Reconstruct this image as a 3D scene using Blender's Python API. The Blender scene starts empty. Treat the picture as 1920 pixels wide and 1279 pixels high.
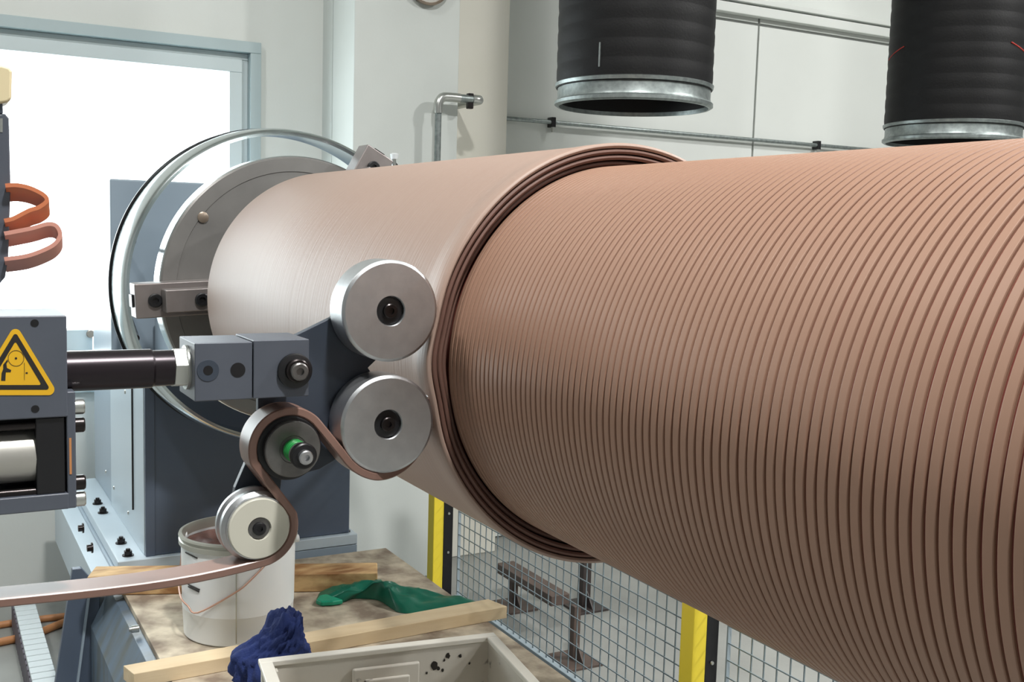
import bpy, bmesh, math, random
from mathutils import Vector, Matrix
random.seed(7)
SC = bpy.context.scene
COL = SC.collection
# ------------------------------------------------------------------ camera
FPX = 2000.14; CX, CY = 960.0, 639.5
YAW, PIT, ROL = map(math.radians, (29.01483614, 5.92537034, 1.66372731))
ZF = -0.28                                  # floor level
ZA = 1.40                                   # height of the roller axis (the roller axis is the world X axis at y = 0)
CAM = Vector((0.0, -1.13126, 1.62778))
_f = Vector((-math.cos(YAW)*math.cos(PIT), math.sin(YAW)*math.cos(PIT), -math.sin(PIT)))
_r = Vector((math.sin(YAW), math.cos(YAW), 0.0)); _u = _r.cross(_f)
_c, _s = math.cos(ROL), math.sin(ROL)
RT, UP, FW = _c*_r + _s*_u, -_s*_r + _c*_u, _f
cd = bpy.data.cameras.new('camera'); cam = bpy.data.objects.new('camera', cd); COL.objects.link(cam)
cd.sensor_fit = 'HORIZONTAL'; cd.sensor_width = 36.0; cd.lens = FPX*36.0/1920.0; cd.clip_start = 0.02; cd.clip_end = 200
m3 = Matrix((RT, UP, -FW)).transposed()
cam.matrix_world = Matrix.Translation(CAM) @ m3.to_4x4()
SC.camera = cam
# ------------------------------------------------------------------ world, lamps, exposure
w = bpy.data.worlds.new('World'); SC.world = w; w.use_nodes = True
bg = w.node_tree.nodes['Background']; bg.inputs[0].default_value = (0.93, 0.98, 1.0, 1); bg.inputs[1].default_value = 4.2
def area_lamp(name, loc, target, size, watts, color=(1, 1, 1)):
    ld = bpy.data.lights.new(name, 'AREA'); ld.shape = 'DISK'; ld.size = size; ld.energy = watts; ld.color = color
    o = bpy.data.objects.new(name, ld); COL.objects.link(o); o.location = loc
    o.rotation_euler = (Vector(target) - Vector(loc)).to_track_quat('-Z', 'Y').to_euler(); return o
for lx, ly, lw_ in ((0.2, -0.4, 150), (-2.2, 4.6, 90), (0.6, 5.65, 205), (4.6, 3.0, 90), (-2.6, -2.8, 50)):
    area_lamp('hall_lamp', (lx, ly, 5.6), (lx, ly, 0), 0.42, lw_, (1.0, 0.99, 0.97))
SC.view_settings.view_transform = 'Standard'; SC.view_settings.look = 'None'
SC.view_settings.exposure = 0.95; SC.view_settings.gamma = 1.0; SC.view_settings.use_curve_mapping = False
# ------------------------------------------------------------------ helpers
def ray(x, y): return FW*FPX + RT*(x-CX) - UP*(y-CY)
def onX(x, y, X): d = ray(x, y); return CAM + d*((X-CAM.x)/d.x)
def onY(x, y, Y): d = ray(x, y); return CAM + d*((Y-CAM.y)/d.y)
def onZ(x, y, Z): d = ray(x, y); return CAM + d*((Z-CAM.z)/d.z)
def zat(X, Y, py):                          # height on the vertical line (X, Y) that shows at pixel row py
    lo, hi = -2.0, 6.0
    for _ in range(50):
        m = (lo+hi)/2; d = Vector((X, Y, m)) - CAM
        if CY - FPX*d.dot(UP)/d.dot(FW) > py: lo = m
        else: hi = m
    return m
def lin(c):
    return tuple(((v/255.0)/12.92 if v/255.0 <= 0.04045 else ((v/255.0+0.055)/1.055)**2.4) for v in c)
def mat(name, rgb, rough=0.5, metal=0.0, var=None, scale=6.0, stretch=(1, 1, 1), amount=0.5, bump=0.0, bscale=60.0, detail=4.0, bstretch=None, spec=0.5, coat=0.0):
    m = bpy.data.materials.new(name); m.use_nodes = True; nt = m.node_tree; N = nt.nodes; L = nt.links
    b = N['Principled BSDF']; b.inputs['Base Color'].default_value = (*lin(rgb), 1)
    b.inputs['Roughness'].default_value = rough; b.inputs['Metallic'].default_value = metal
    b.inputs['Specular IOR Level'].default_value = spec; b.inputs['Coat Weight'].default_value = coat
    def noise(sc, st):
        tc = N.new('ShaderNodeTexCoord'); mp = N.new('ShaderNodeMapping'); mp.inputs['Scale'].default_value = st
        no = N.new('ShaderNodeTexNoise'); no.inputs['Scale'].default_value = sc; no.inputs['Detail'].default_value = detail
        L.new(tc.outputs['Object'], mp.inputs['Vector']); L.new(mp.outputs['Vector'], no.inputs['Vector']); return no
    if var is not None:
        no = noise(scale, stretch); rp = N.new('ShaderNodeValToRGB')
        rp.color_ramp.elements[0].position = 0.5-amount/2; rp.color_ramp.elements[1].position = 0.5+amount/2
        rp.color_ramp.elements[0].color = (*lin(rgb), 1); rp.color_ramp.elements[1].color = (*lin(var), 1)
        L.new(no.outputs['Fac'], rp.inputs['Fac']); L.new(rp.outputs['Color'], b.inputs['Base Color'])
    if bump > 0:
        no = noise(bscale, bstretch or stretch); bp = N.new('ShaderNodeBump'); bp.inputs['Strength'].default_value = bump; bp.inputs['Distance'].default_value = 0.002
        L.new(no.outputs['Fac'], bp.inputs['Height']); L.new(bp.outputs['Normal'], b.inputs['Normal'])
    return m
class MB:
    def __init__(s): s.v = []; s.f = []
    def add(s, vs, fs):
        o = len(s.v); s.v += [tuple(q) for q in vs]; s.f += [tuple(i+o for i in q) for q in fs]; return s
    def box(s, a, b):
        x0, x1 = sorted((a[0], b[0])); y0, y1 = sorted((a[1], b[1])); z0, z1 = sorted((a[2], b[2]))
        return s.add([(x0,y0,z0),(x1,y0,z0),(x1,y1,z0),(x0,y1,z0),(x0,y0,z1),(x1,y0,z1),(x1,y1,z1),(x0,y1,z1)],
                     [(0,3,2,1),(4,5,6,7),(0,1,5,4),(1,2,6,5),(2,3,7,6),(3,0,4,7)])
    def prism(s, poly, d):                  # closed 3D polygon extruded by the vector d
        n = len(poly); P = [Vector(q) for q in poly]; d = Vector(d)
        return s.add(P + [q+d for q in P], [tuple(range(n-1, -1, -1)), tuple(range(n, 2*n))] + [(i, (i+1) % n, (i+1) % n+n, i+n) for i in range(n)])
    def lathe(s, prof, c, axis='x', n=48, rfun=None, phase=0.0):   # profile of (along, radius)
        o = len(s.v); rows = []
        for a, r in prof:
            if r <= 1e-9:
                s.v.append(s._ax(c, a, 0, 0, axis)); rows.append([len(s.v)-1]); continue
            row = []
            for k in range(n):
                t = 2*math.pi*k/n + phase; rr = rfun(t, a, r) if rfun else r
                s.v.append(s._ax(c, a, rr*math.cos(t), rr*math.sin(t), axis)); row.append(len(s.v)-1)
            rows.append(row)
        for A, B in zip(rows, rows[1:]):
            for k in range(n):
                k2 = (k+1) % n
                if len(A) == 1 and len(B) == 1: break
                if len(A) == 1: s.f.append((A[0], B[k], B[k2]))
                elif len(B) == 1: s.f.append((A[k], B[0], A[k2]))
                else: s.f.append((A[k], B[k], B[k2], A[k2]))
        return s
    def _ax(s, c, a, p, q, axis):
        if axis == 'x': return (c[0]+a, c[1]+p, c[2]+q)
        if axis == 'y': return (c[0]+q, c[1]+a, c[2]+p)
        return (c[0]+p, c[1]+q, c[2]+a)
    def tube(s, pts, r, n=10, caps=True):
        P = [Vector(p) for p in pts]; o = len(s.v); up = None
        for i, p in enumerate(P):
            t = (P[min(i+1, len(P)-1)] - P[max(i-1, 0)]).normalized()
            if up is None: up = t.orthogonal().normalized()
            up = (up - t*up.dot(t)).normalized(); q = t.cross(up)
            rr = r[i] if isinstance(r, (list, tuple)) else r
            for k in range(n):
                a = 2*math.pi*k/n; s.v.append(tuple(p + up*(rr*math.cos(a)) + q*(rr*math.sin(a))))
        for i in range(len(P)-1):
            for k in range(n):
                k2 = (k+1) % n; a = o+i*n
                s.f.append((a+k, a+k2, a+n+k2, a+n+k))
        if caps: s.f.append(tuple(o+k for k in range(n-1, -1, -1))); s.f.append(tuple(o+(len(P)-1)*n+k for k in range(n)))
        return s
    def mesh(s, name, smooth=35):
        me = bpy.data.meshes.new(name); me.from_pydata(s.v, [], s.f); me.validate(); 
        bm = bmesh.new(); bm.from_mesh(me); bmesh.ops.recalc_face_normals(bm, faces=bm.faces); bm.to_mesh(me); bm.free()
        if smooth:
            me.polygons.foreach_set('use_smooth', [True]*len(me.polygons)); me.set_sharp_from_angle(angle=math.radians(smooth))
        return me
    def build(s, name, material, parent=None, smooth=35, bevel=0.0, label=None, kind=None, seg=2):
        return link(name, s.mesh(name, smooth), material, parent, bevel, label, kind, seg)
def link(name, me, material, parent=None, bevel=0.0, label=None, kind=None, seg=2):
    o = bpy.data.objects.new(name, me); COL.objects.link(o)
    if material is not None and not me.materials: me.materials.append(material)
    if parent is not None:
        o.parent = parent
        if parent.type == 'EMPTY': o.matrix_parent_inverse = Matrix.Translation(-parent.location)
    if bevel:
        b = o.modifiers.new('bevel', 'BEVEL'); b.width = bevel; b.segments = seg; b.limit_method = 'ANGLE'; b.angle_limit = math.radians(40); b.harden_normals = True
    if label: o['label'] = label
    if kind: o['kind'] = kind
    return o
def tag(o, label, cat, group=None):
    o['label'] = label; o['category'] = cat
    if group: o['group'] = group
    return o
def thing(name, loc, label, cat, group=None):
    o = bpy.data.objects.new(name, None); COL.objects.link(o); o.location = loc; o.empty_display_size = 0.05
    return tag(o, label, cat, group)
def spiral_catmull(pts, k=8):
    P = [Vector(p) for p in pts]; out = []
    for i in range(len(P)-1):
        a, b, c, d = P[max(i-1, 0)], P[i], P[i+1], P[min(i+2, len(P)-1)]
        for j in range(k):
            t = j/k; out.append(0.5*((2*b) + (c-a)*t + (2*a-5*b+4*c-d)*t*t + (3*b-a-3*c+d)*t**3))
    out.append(P[-1]); return out
def hexagon(c, r, axis='x', ph=0.0):
    out = []
    for k in range(6):
        a = ph + k*math.pi/3
        out.append((c[0], c[1]+r*math.cos(a), c[2]+r*math.sin(a)) if axis == 'x' else ((c[0]+r*math.cos(a), c[1], c[2]+r*math.sin(a)) if axis == 'y' else (c[0]+r*math.cos(a), c[1]+r*math.sin(a), c[2])))
    return out
# ------------------------------------------------------------------ materials
M = {}
M['wall'] = mat('white wall paint', (211, 214, 209), 0.75, var=(219, 222, 218), scale=1.4, bump=0.15, bscale=90)
M['hall'] = mat('grey hall wall paint', (168, 170, 170), 0.8, var=(178, 180, 180), scale=1.0)
M['panel'] = mat('cladding panel paint', (202, 206, 202), 0.6, var=(212, 216, 212), scale=1.2, bump=0.05, bscale=60)
M['pillar'] = mat('pillar paint', (205, 210, 206), 0.7, var=(213, 218, 214), scale=2.5, bump=0.12, bscale=80)
M['beige'] = mat('beige lamplit pilaster', (206, 204, 192), 0.7, var=(213, 211, 201), scale=2.5, bump=0.12, bscale=80)  # pilaster tone has warm lamplight put into its colour
M['joint'] = mat('dark joint', (128, 132, 128), 0.8)
M['floor'] = mat('concrete floor', (156, 157, 153), 0.5, var=(128, 129, 125), scale=1.6, amount=0.4, bump=0.25, bscale=70)
M['winframe'] = mat('pale blue grey window frame', (172, 187, 189), 0.45)
M['winframe2'] = mat('pale window sash', (196, 207, 208), 0.4)
def glass_mat(name, tint, gloss):
    m = bpy.data.materials.new(name); m.use_nodes = True; N = m.node_tree.nodes; L = m.node_tree.links
    N.remove(N['Principled BSDF']); o = N['Material Output']
    t = N.new('ShaderNodeBsdfTransparent'); t.inputs[0].default_value = (*tint, 1); g = N.new('ShaderNodeBsdfGlossy'); g.inputs['Roughness'].default_value = 0.03
    mx = N.new('ShaderNodeMixShader'); mx.inputs[0].default_value = gloss
    L.new(t.outputs[0], mx.inputs[1]); L.new(g.outputs[0], mx.inputs[2]); L.new(mx.outputs[0], o.inputs['Surface']); return m
M['glass'] = glass_mat('window glass', (0.97, 0.99, 0.99), 0.06)
M['rubber'] = mat('brown rubber cover', (166, 142, 129), 0.47, var=(161, 136, 123), scale=22, stretch=(16, 0.15, 0.15), amount=0.6, bump=0.5, bscale=60, bstretch=(3, 0.02, 0.02), detail=3.0)
M['rubber_ridge'] = mat('brown rubber winding', (162, 127, 107), 0.44, var=(155, 120, 101), scale=3, amount=0.7)
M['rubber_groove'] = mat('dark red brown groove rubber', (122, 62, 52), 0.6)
M['rubber_edge'] = mat('brown rubber layer edge', (112, 80, 69), 0.6, var=(102, 72, 62), scale=14)
M['strip'] = mat('brown rubber strip', (138, 108, 97), 0.33, var=(130, 100, 89), scale=8)
M['steel'] = mat('turned steel', (206, 208, 210), 0.40, 1.0, var=(192, 194, 197), scale=40, stretch=(1, 1, 1), bump=0.05, bscale=200)
M['steel_dark'] = mat('dark turned steel', (132, 130, 128), 0.36, 0.8, var=(104, 103, 102), scale=30)
M['plate_steel'] = mat('faceplate steel', (150, 148, 145), 0.42, 0.6, var=(130, 128, 126), scale=8, amount=0.7)
M['jaw'] = mat('ground jaw steel', (152, 145, 143), 0.4, 0.6, var=(134, 127, 125), scale=12)
M['chrome'] = mat('polished aluminium', (226, 234, 236), 0.2, 1.0)
M['galv'] = mat('galvanised sheet', (160, 168, 167), 0.42, 0.85, var=(134, 142, 141), scale=45, amount=0.35)
M['black'] = mat('black oxide steel', (22, 22, 25), 0.38)
M['blackm'] = mat('blackened bolt steel', (58, 54, 54), 0.3, 0.9)
M['duct'] = mat('black duct fabric', (9, 9, 10), 0.6, var=(12, 12, 14), scale=10, bump=0.3, bscale=120, spec=0.3)
M['red'] = mat('red paint mark', (176, 44, 34), 0.6)
M['blue'] = mat('blue grey machine paint', (78, 89, 106), 0.34, var=(84, 95, 112), scale=4, bump=0.06, bscale=50)
M['blue_mid'] = mat('lighter blue grey machine tone', (146, 161, 174), 0.32, var=(153, 167, 179), scale=3, bump=0.06, bscale=50)  # lighter blue grey on cabinet, spindle parts, base and leg rib
M['blue_pale'] = mat('pale blue grey panel tone', (184, 197, 206), 0.32, var=(190, 203, 211), scale=3, bump=0.05, bscale=50)  # palest blue grey, on side panel, flange and channel
M['blue_dirty'] = mat('blue grey paint with dirt streaks', (96, 114, 132), 0.4, var=(92, 98, 98), scale=5, stretch=(2.5, 1, 0.8), amount=0.25)
M['applicator'] = mat('dark blue grey applicator paint', (78, 83, 93), 0.38, var=(84, 89, 99), scale=14, bump=0.08, bscale=80)
M['plate_dark'] = mat('dark bracket paint', (52, 60, 72), 0.42, var=(58, 66, 78), scale=9)
M['rod'] = mat('dark bronzed rod', (48, 42, 46), 0.28, 0.6)
M['cyl'] = mat('grey anodised cylinder', (186, 184, 178), 0.4, 0.7)
M['zinc'] = mat('zinc plated steel', (196, 198, 194), 0.3, 0.9)
M['cream_plastic'] = mat('cream plastic', (206, 204, 190), 0.38)
M['cap_cream'] = mat('cream cap', (216, 202, 164), 0.5)
M['yellow'] = mat('yellow sign', (228, 178, 28), 0.5, var=(220, 170, 30), scale=8)
M['post_yellow'] = mat('yellow post paint', (240, 216, 62), 0.45)
M['ink'] = mat('sign ink', (34, 30, 26), 0.6)
M['green'] = mat('green spring paint', (34, 140, 66), 0.35)
M['orange'] = mat('orange rubber', (210, 122, 78), 0.45, var=(198, 120, 86), scale=10)
M['pink'] = mat('salmon rubber', (212, 152, 134), 0.45, var=(204, 146, 134), scale=10)
M['hose'] = mat('orange brown hose', (186, 128, 82), 0.5)
M['chain'] = mat('grey plastic chain', (206, 214, 216), 0.4)
M['chain_side'] = mat('dark chain side', (92, 86, 96), 0.5)
M['pail'] = mat('white pail plastic', (238, 241, 242), 0.35, var=(230, 234, 235), scale=4)
M['rimmetal'] = mat('pail rim', (186, 186, 176), 0.3, 0.5)
M['goo'] = mat('brown rubber scrap', (124, 88, 80), 0.5, var=(84, 58, 54), scale=16, amount=0.4, bump=0.8, bscale=30)
M['wire'] = mat('copper coated wire', (204, 164, 146), 0.4, 0.3)
M['wood'] = mat('pale sawn pine', (214, 190, 152), 0.65, var=(226, 206, 172), scale=6, stretch=(5, 0.7, 5), amount=0.5, bump=0.2, bscale=40)
M['wood_old'] = mat('stained timber', (212, 178, 128), 0.65, var=(140, 98, 58), scale=7, stretch=(3, 0.9, 3), amount=0.3, bump=0.2, bscale=40)
M['chip'] = mat('dirty chipboard', (208, 196, 174), 0.75, var=(132, 117, 102), scale=9, amount=0.3, bump=0.3, bscale=90)
M['glove'] = mat('green rubber', (18, 96, 76), 0.32, var=(22, 110, 88), scale=12)
M['glove2'] = mat('light green rubber', (24, 150, 116), 0.35)
M['rag'] = mat('navy cloth', (40, 58, 118), 0.9, var=(30, 44, 92), scale=18, bump=0.8, bscale=240)
def crate_mat():
    m = mat('grimy white crate plastic', (214, 211, 202), 0.5, var=(196, 189, 177), scale=5, amount=0.5)
    N = m.node_tree.nodes; L = m.node_tree.links; b = N['Principled BSDF']; src = b.inputs['Base Color'].links[0].from_socket
    tc = N.new('ShaderNodeTexCoord'); no = N.new('ShaderNodeTexNoise'); no.inputs['Scale'].default_value = 17; no.inputs['Detail'].default_value = 3
    rp = N.new('ShaderNodeValToRGB'); rp.color_ramp.elements[0].position = 0.67; rp.color_ramp.elements[1].position = 0.74
    mx = N.new('ShaderNodeMix'); mx.data_type = 'RGBA'; mx.inputs['B'].default_value = (*lin((60, 52, 46)), 1)
    L.new(tc.outputs['Object'], no.inputs['Vector']); L.new(no.outputs['Fac'], rp.inputs['Fac']); L.new(rp.outputs['Color'], mx.inputs['Factor'])
    L.new(src, mx.inputs['A']); L.new(mx.outputs['Result'], b.inputs['Base Color']); return m
M['crate'] = crate_mat()
M['crate_in'] = mat('crate rim plastic', (234, 231, 222), 0.45, var=(220, 216, 204), scale=8)
M['wiremesh'] = mat('grey mesh wire', (132, 146, 152), 0.45, 0.3)
M['rail'] = mat('grey rail paint', (150, 164, 172), 0.4)
M['rust'] = mat('rusty brown steel', (92, 76, 68), 0.6, var=(72, 62, 57), scale=8)
M['dark_steel'] = mat('dark steel stand', (56, 48, 46), 0.5)
M['lampglass'] = mat('white lamp glass', (232, 232, 226), 0.25)
M['bronze'] = mat('brown lamp rim', (150, 136, 122), 0.35, 0.6)
# ------------------------------------------------------------------ the setting
XW, XP, XB = -5.70, -5.20, -5.45            # end wall, pillar front, set-back pilaster front
def struct(name, mb, m, parent=None, smooth=0, bevel=0.0):
    o = mb.build(name, m, parent, smooth, bevel)
    if parent is None: o['kind'] = 'structure'
    return o
struct('floor', MB().box((XW-0.4, -7, ZF-0.2), (8, 13, ZF)), M['floor'])
struct('ceiling', MB().box((XW-0.4, -7.3, 5.9), (8.3, 13.3, 6.1)), M['wall'])
struct('wall_left', MB().box((XW-0.4, -7.3, ZF), (8.3, -7.0, 5.9)), M['hall'])
struct('wall_right', MB().box((XW-0.4, 13.0, ZF), (8.3, 13.3, 5.9)), M['hall'])
struct('wall_rear', MB().box((8.0, -7.0, ZF), (8.3, 13.0, 5.9)), M['hall'])
wtr = onX(487, 82, XW); wgl = onX(430, 127, XW); wy1 = wtr.y; wz1 = wtr.z; wy0 = -2.9; wz0 = onX(150, 735, XW).z
pl = onX(664, 100, XP).y; pr_ = onX(860, 150, XP).y; br = onX(953, 150, XB).y
struct('wall_end', MB().box((XW-0.3, -7.0, ZF), (XW, wy0, 5.9)).box((XW-0.3, wy1, ZF), (XW, br-0.32, 5.9))
       .box((XW-0.3, wy0, ZF), (XW, wy1, wz0)).box((XW-0.3, wy0, wz1), (XW, wy1, 5.9)), M['wall'])
wp = struct('wall_back', MB().box((XW-0.34, br-0.3, ZF), (XW-0.012, 13, 5.9)), M['joint'])
seam = onX(1418, 150, XW).y; zt = onX(1337, 27, XW).z
ys = [br-0.3, seam, seam+2.2, seam+4.4, 13]; zs = [ZF, zt-0.02, 5.9]
for i in range(len(ys)-1):
    for j in range(2):
        MB().box((XW-0.03, ys[i]+0.008, zs[j]+0.008), (XW, ys[i+1]-0.008, zs[j+1]-0.008)).build('panel', M['panel'], wp, 0, 0.003)
xs = onY(622, 150, pl).x
p1 = struct('wall_pillar', MB().box((XP, pl, ZF), (xs+0.008, pr_, 5.9)), M['pillar'], bevel=0.006)
struct('wall_pillar_base', MB().box((xs-0.008, pl+0.006, ZF), (XW, pr_-0.01, 5.9)), M['pillar'])
struct('wall_pilaster', MB().box((XB, pr_-0.05, ZF), (XW-0.01, br, 5.9)), M['beige'], bevel=0.006)
# window
win = thing('window_1', (XW, (wy0+wy1)/2, wz0), 'pale blue-grey framed window glaring white behind the headstock', 'window'); del win['category']; win['kind'] = 'structure'
fw = wy1-wgl.y
def frame(name, y0, y1, z0, z1, t, x0, x1, m):
    o = MB().box((x0, y0, z1-t), (x1, y1, z1)).box((x0, y0, z0), (x1, y1, z0+t)).box((x0, y0, z0+t), (x1, y0+t, z1-t)).box((x0, y1-t, z0+t), (x1, y1, z1-t))
    return o.build(name, m, win, 0, 0.004)
frame('window_frame', wy0-0.0, wy1, wz0, wz1, fw*0.36, XW-0.12, XW+0.035, M['winframe'])
frame('window_casing', wy0+fw*.36, wy1-fw*.36, wz0+fw*.36, wz1-fw*.36, fw*0.22, XW-0.14, XW-0.015, M['winframe2'])
frame('window_sash', wy0+fw*.58, wy1-fw*.58, wz0+fw*.58, wz1-fw*.58, fw*0.42, XW-0.14, XW+0.005, M['winframe2'])
MB().box((XW-0.10, wy0+fw*.9, wz0+fw*.9), (XW-0.094, wy1-fw*.9, wz1-fw*.9)).build('window_pane', M['glass'], win, 0)
MB().box((XW-0.02, wy0-0.05, wz0-0.03), (XW+0.10, wy1-1.0, wz0)).build('window_sill', M['winframe2'], win, 0, 0.004)
pd = bpy.data.lights.new('window_daylight', 'AREA'); pd.shape = 'RECTANGLE'; pd.size = wy1-wy0; pd.size_y = wz1-wz0; pd.cycles.is_portal = True
po = bpy.data.objects.new('window_daylight', pd); COL.objects.link(po); po.location = (XW-0.16, (wy0+wy1)/2, (wz0+wz1)/2); po.rotation_euler = (math.pi/2, 0, math.pi/2)
po.rotation_euler = Vector((1, 0, 0)).to_track_quat('-Z', 'Y').to_euler()
# ------------------------------------------------------------------ rubber covered roller
R1, R2, XS, XE = 0.35, 0.39165, -1.6187, -3.2188
PC = [(-0.469, 1.492, 0.0828), (-0.470, 1.306, 0.0811)]          # the two press wheels (y, z, r)
PA = [math.atan2(z-ZA, y) for y, z, r in PC]
def dent(t, x, r):
    k = max(0.0, min(1.0, (x-(XS-0.10))/0.06))*max(0.0, min(1.0, (r-R1)/(R2-R1)*0.5+0.5))
    d = 0.0
    for a, dep in zip(PA, (0.003, 0.004)):
        e = (t-a+math.pi) % (2*math.pi)-math.pi
        d += dep*math.exp(-(e/0.13)**2)
    mid = (PA[0] % (2*math.pi)+PA[1] % (2*math.pi))/2; e = (t-mid+math.pi) % (2*math.pi)-math.pi
    d -= 0.004*math.exp(-(e/0.12)**2)
    return r-d*k
roller = thing('rubber_covered_roller', (XE, 0, ZA), 'huge brown rubber-covered roller, smooth at the chuck end and ridged towards the camera', 'roller')
th = (R2-R1)/4; ring_n = 224
for k in range(4):
    ro = R2-k*th-0.0003; ri = ro-th+0.0009; e = XS-(0.0, 0.001, 0.003, 0.012)[k]; q = 0.0036
    prof = [(XE, ri), (XE, ro)]
    if k == 0: prof = [(XE, ri), (XE, ro-0.004), (XE+0.004, ro-0.0016), (-2.4, ro-0.0016), (XS-0.085, ro-0.0016), (XS-0.05, ro-0.0016), (XS-0.046, ro-0.0003)]
    else: prof = [(XS-0.3, ri), (XS-0.3, ro), (XS-0.1, ro), (XS-0.05, ro)]
    prof += [(e-q*1.6, ro), (e-q*.75, ro-q*.3), (e-q*.2, ro-q*.9), (e, ro-q*1.5), (e, ri+q*1.2), (e-q*.4, ri+q*.4), (e-q*1.2, ri)]
    if k == 0:
        o = MB().lathe(prof, (0, 0, ZA), 'x', ring_n, dent).build('cover_layer', M['rubber'], roller, 40, label='smooth satin outer rubber cover')
    else: MB().lathe(prof, (0, 0, ZA), 'x', ring_n, dent).build('cover_layer', M['rubber_edge'], roller, 40)
PITCH = 0.01479; h = 0.0040; wd = PITCH*0.735
XR1 = 0.30
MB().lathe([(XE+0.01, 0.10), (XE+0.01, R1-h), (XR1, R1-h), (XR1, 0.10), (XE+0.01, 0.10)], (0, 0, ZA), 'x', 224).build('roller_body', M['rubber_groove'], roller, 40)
prof = [(-wd/2-0.0004, R1-h-0.001), (-wd/2-0.0002, R1-h*.35), (-wd/2+0.0004, R1-h*.06), (-wd/2+0.0012, R1), (wd/2-0.0012, R1), (wd/2-0.0004, R1-h*.06), (wd/2+0.0002, R1-h*.35), (wd/2+0.0004, R1-h-0.001)]
ring = MB().lathe(prof, (0, 0, ZA), 'x', 256).mesh('winding_turn', 12)
n = 0; x = XS-0.004
while x < XR1-0.01:
    o = link('winding_turn', ring, M['rubber_ridge'], roller); o.location = (x + random.uniform(-0.0004, 0.0004), 0, 0); x += PITCH
MB().lathe([(-3.62, 0), (-3.62, 0.17), (XE+0.02, 0.17), (XE+0.02, 0)], (0, 0, ZA), 'x', 64).build('journal', M['steel_dark'], roller)
MB().lathe([(XE-0.03, 0.16), (XE-0.03, R1-0.02), (XE+0.011, R1-0.02), (XE+0.011, 0.16), (XE-0.03, 0.16)], (0, 0, ZA), 'x', 96).build('end_plate', M['steel_dark'], roller)
MB().lathe([(XR1-0.02, 0), (XR1-0.02, 0.15), (XR1+1.1, 0.15), (XR1+1.1, 0)], (0, 0, ZA), 'x', 48).build('journal', M['steel_dark'], roller)
# ------------------------------------------------------------------ chuck faceplate
def socket_bolt(mb, c, r, hgt, axis='x', sgn=1):
    rh = r*0.45
    pf = [(0, r), (hgt*.8, r), (hgt, r*.85), (hgt, rh), (hgt*.45, rh), (hgt*.45, 0)]
    mb.lathe([(sgn*a, b) for a, b in pf], c, axis, 20); return mb
fp = thing('chuck_faceplate', (-3.58, 0, ZA-0.456), 'grey turned steel chuck faceplate clamping the far end of the roller', 'chuck')
XD = -3.58; RD = 0.456
MB().lathe([(XD-0.11, 0), (XD-0.11, RD-0.008), (XD-0.102, RD), (XD-0.006, RD), (XD, RD-0.006), (XD, RD-0.05), (XD-0.003, RD-0.052), (XD-0.003, 0.05), (XD, 0)], (0, 0, ZA), 'x', 128).build('disc', M['plate_steel'], fp, 30)
MB().lathe([(XD-0.104, RD-0.002), (XD-0.10, RD+0.003), (XD-0.012, RD+0.003), (XD-0.008, RD-0.002)], (0, 0, ZA), 'x', 128).build('rim_band', M['chrome'], fp, 30)
def jaw(ang):
    u = Vector((0, math.cos(ang), math.sin(ang))); v = Vector((0, -math.sin(ang), math.cos(ang))); O = Vector((0, 0, ZA))
    def blk(r0, r1, w, x0, x1):
        p = [O+u*r0-v*w, O+u*r1-v*w, O+u*r1+v*w, O+u*r0+v*w]; return [q+Vector((x0, 0, 0)) for q in p], (x1-x0, 0, 0)
    j = MB().prism(*blk(0.18, 0.55, 0.055, XD, XD+0.09)).prism(*blk(0.30, 0.47, 0.036, XD+0.09, XD+0.16)).build('jaw', M['jaw'], fp, 0, 0.004)
    b = MB()
    for rr in (0.36, 0.49):
        c = O+u*rr; b2 = MB(); socket_bolt(b2, (XD+(0.16 if rr < .4 else .09), c.y, c.z), 0.022, 0.012); b2.build('jaw_bolt', M['black'], j)
    MB().prism([O+u*0.551+v*0.02+Vector((XD+0.02, 0, 0)), O+u*0.551-v*0.02+Vector((XD+0.02, 0, 0)), O+u*0.551-v*0.02+Vector((XD+0.07, 0, 0)), O+u*0.551+v*0.02+Vector((XD+0.07, 0, 0))], u*0.006).build('jaw_plug', M['black'], j, 0)
for a in (math.radians(183), math.radians(61), math.radians(-59)): jaw(a)
for a in (143, 222, 320, 20, 268):
    aa = math.radians(a); b = MB(); b.lathe([(0, 0.018), (0.004, 0.018), (0.006, 0.014), (0.006, 0)], (XD-0.001, 0.40*math.cos(aa), ZA+0.40*math.sin(aa)), 'x', 20); b.build('plug', M['bronze'], fp)
# ------------------------------------------------------------------ headstock
YL, YR = -0.43, 0.36; XH0, XH1, XH2 = -4.0, -4.8, -5.35
hs = thing('lathe_headstock', (-4.6, 0, 0.36), 'blue-grey lathe headstock cabinet standing in front of the window', 'machine')
HB = 0.388
ztop = onX(208, 335, XH1).z
MB().box((XH1+0.001, YL, HB), (XH0, YR, 1.06)).build('pedestal', M['blue'], hs, 0, 0.006)
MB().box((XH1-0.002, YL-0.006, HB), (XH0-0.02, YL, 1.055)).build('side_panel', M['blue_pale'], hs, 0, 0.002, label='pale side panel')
MB().box((XH0-0.24, YL-0.012, HB+0.12), (XH0-0.235, YL-0.0061, 1.05)).build('panel_seam', M['black'], hs, 0)
MB().box((XH0-0.012, YL-0.004, HB), (XH0+0.004, YL+0.03, 1.06)).build('corner_angle', M['blue'], hs, 0, 0.002)
MB().box((XH2, YL, HB), (XH1, YR, ztop)).build('cabinet', M['blue_mid'], hs, 0, 0.008, label='lighter blue-grey upper cabinet')
MB().box((XH1+0.05, -0.26, 1.06), (XH0-0.1, 0.26, 1.22)).build('bearing_block', M['blue_mid'], hs, 0, 0.01)  # light tone here is window glare put into the colour
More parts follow.
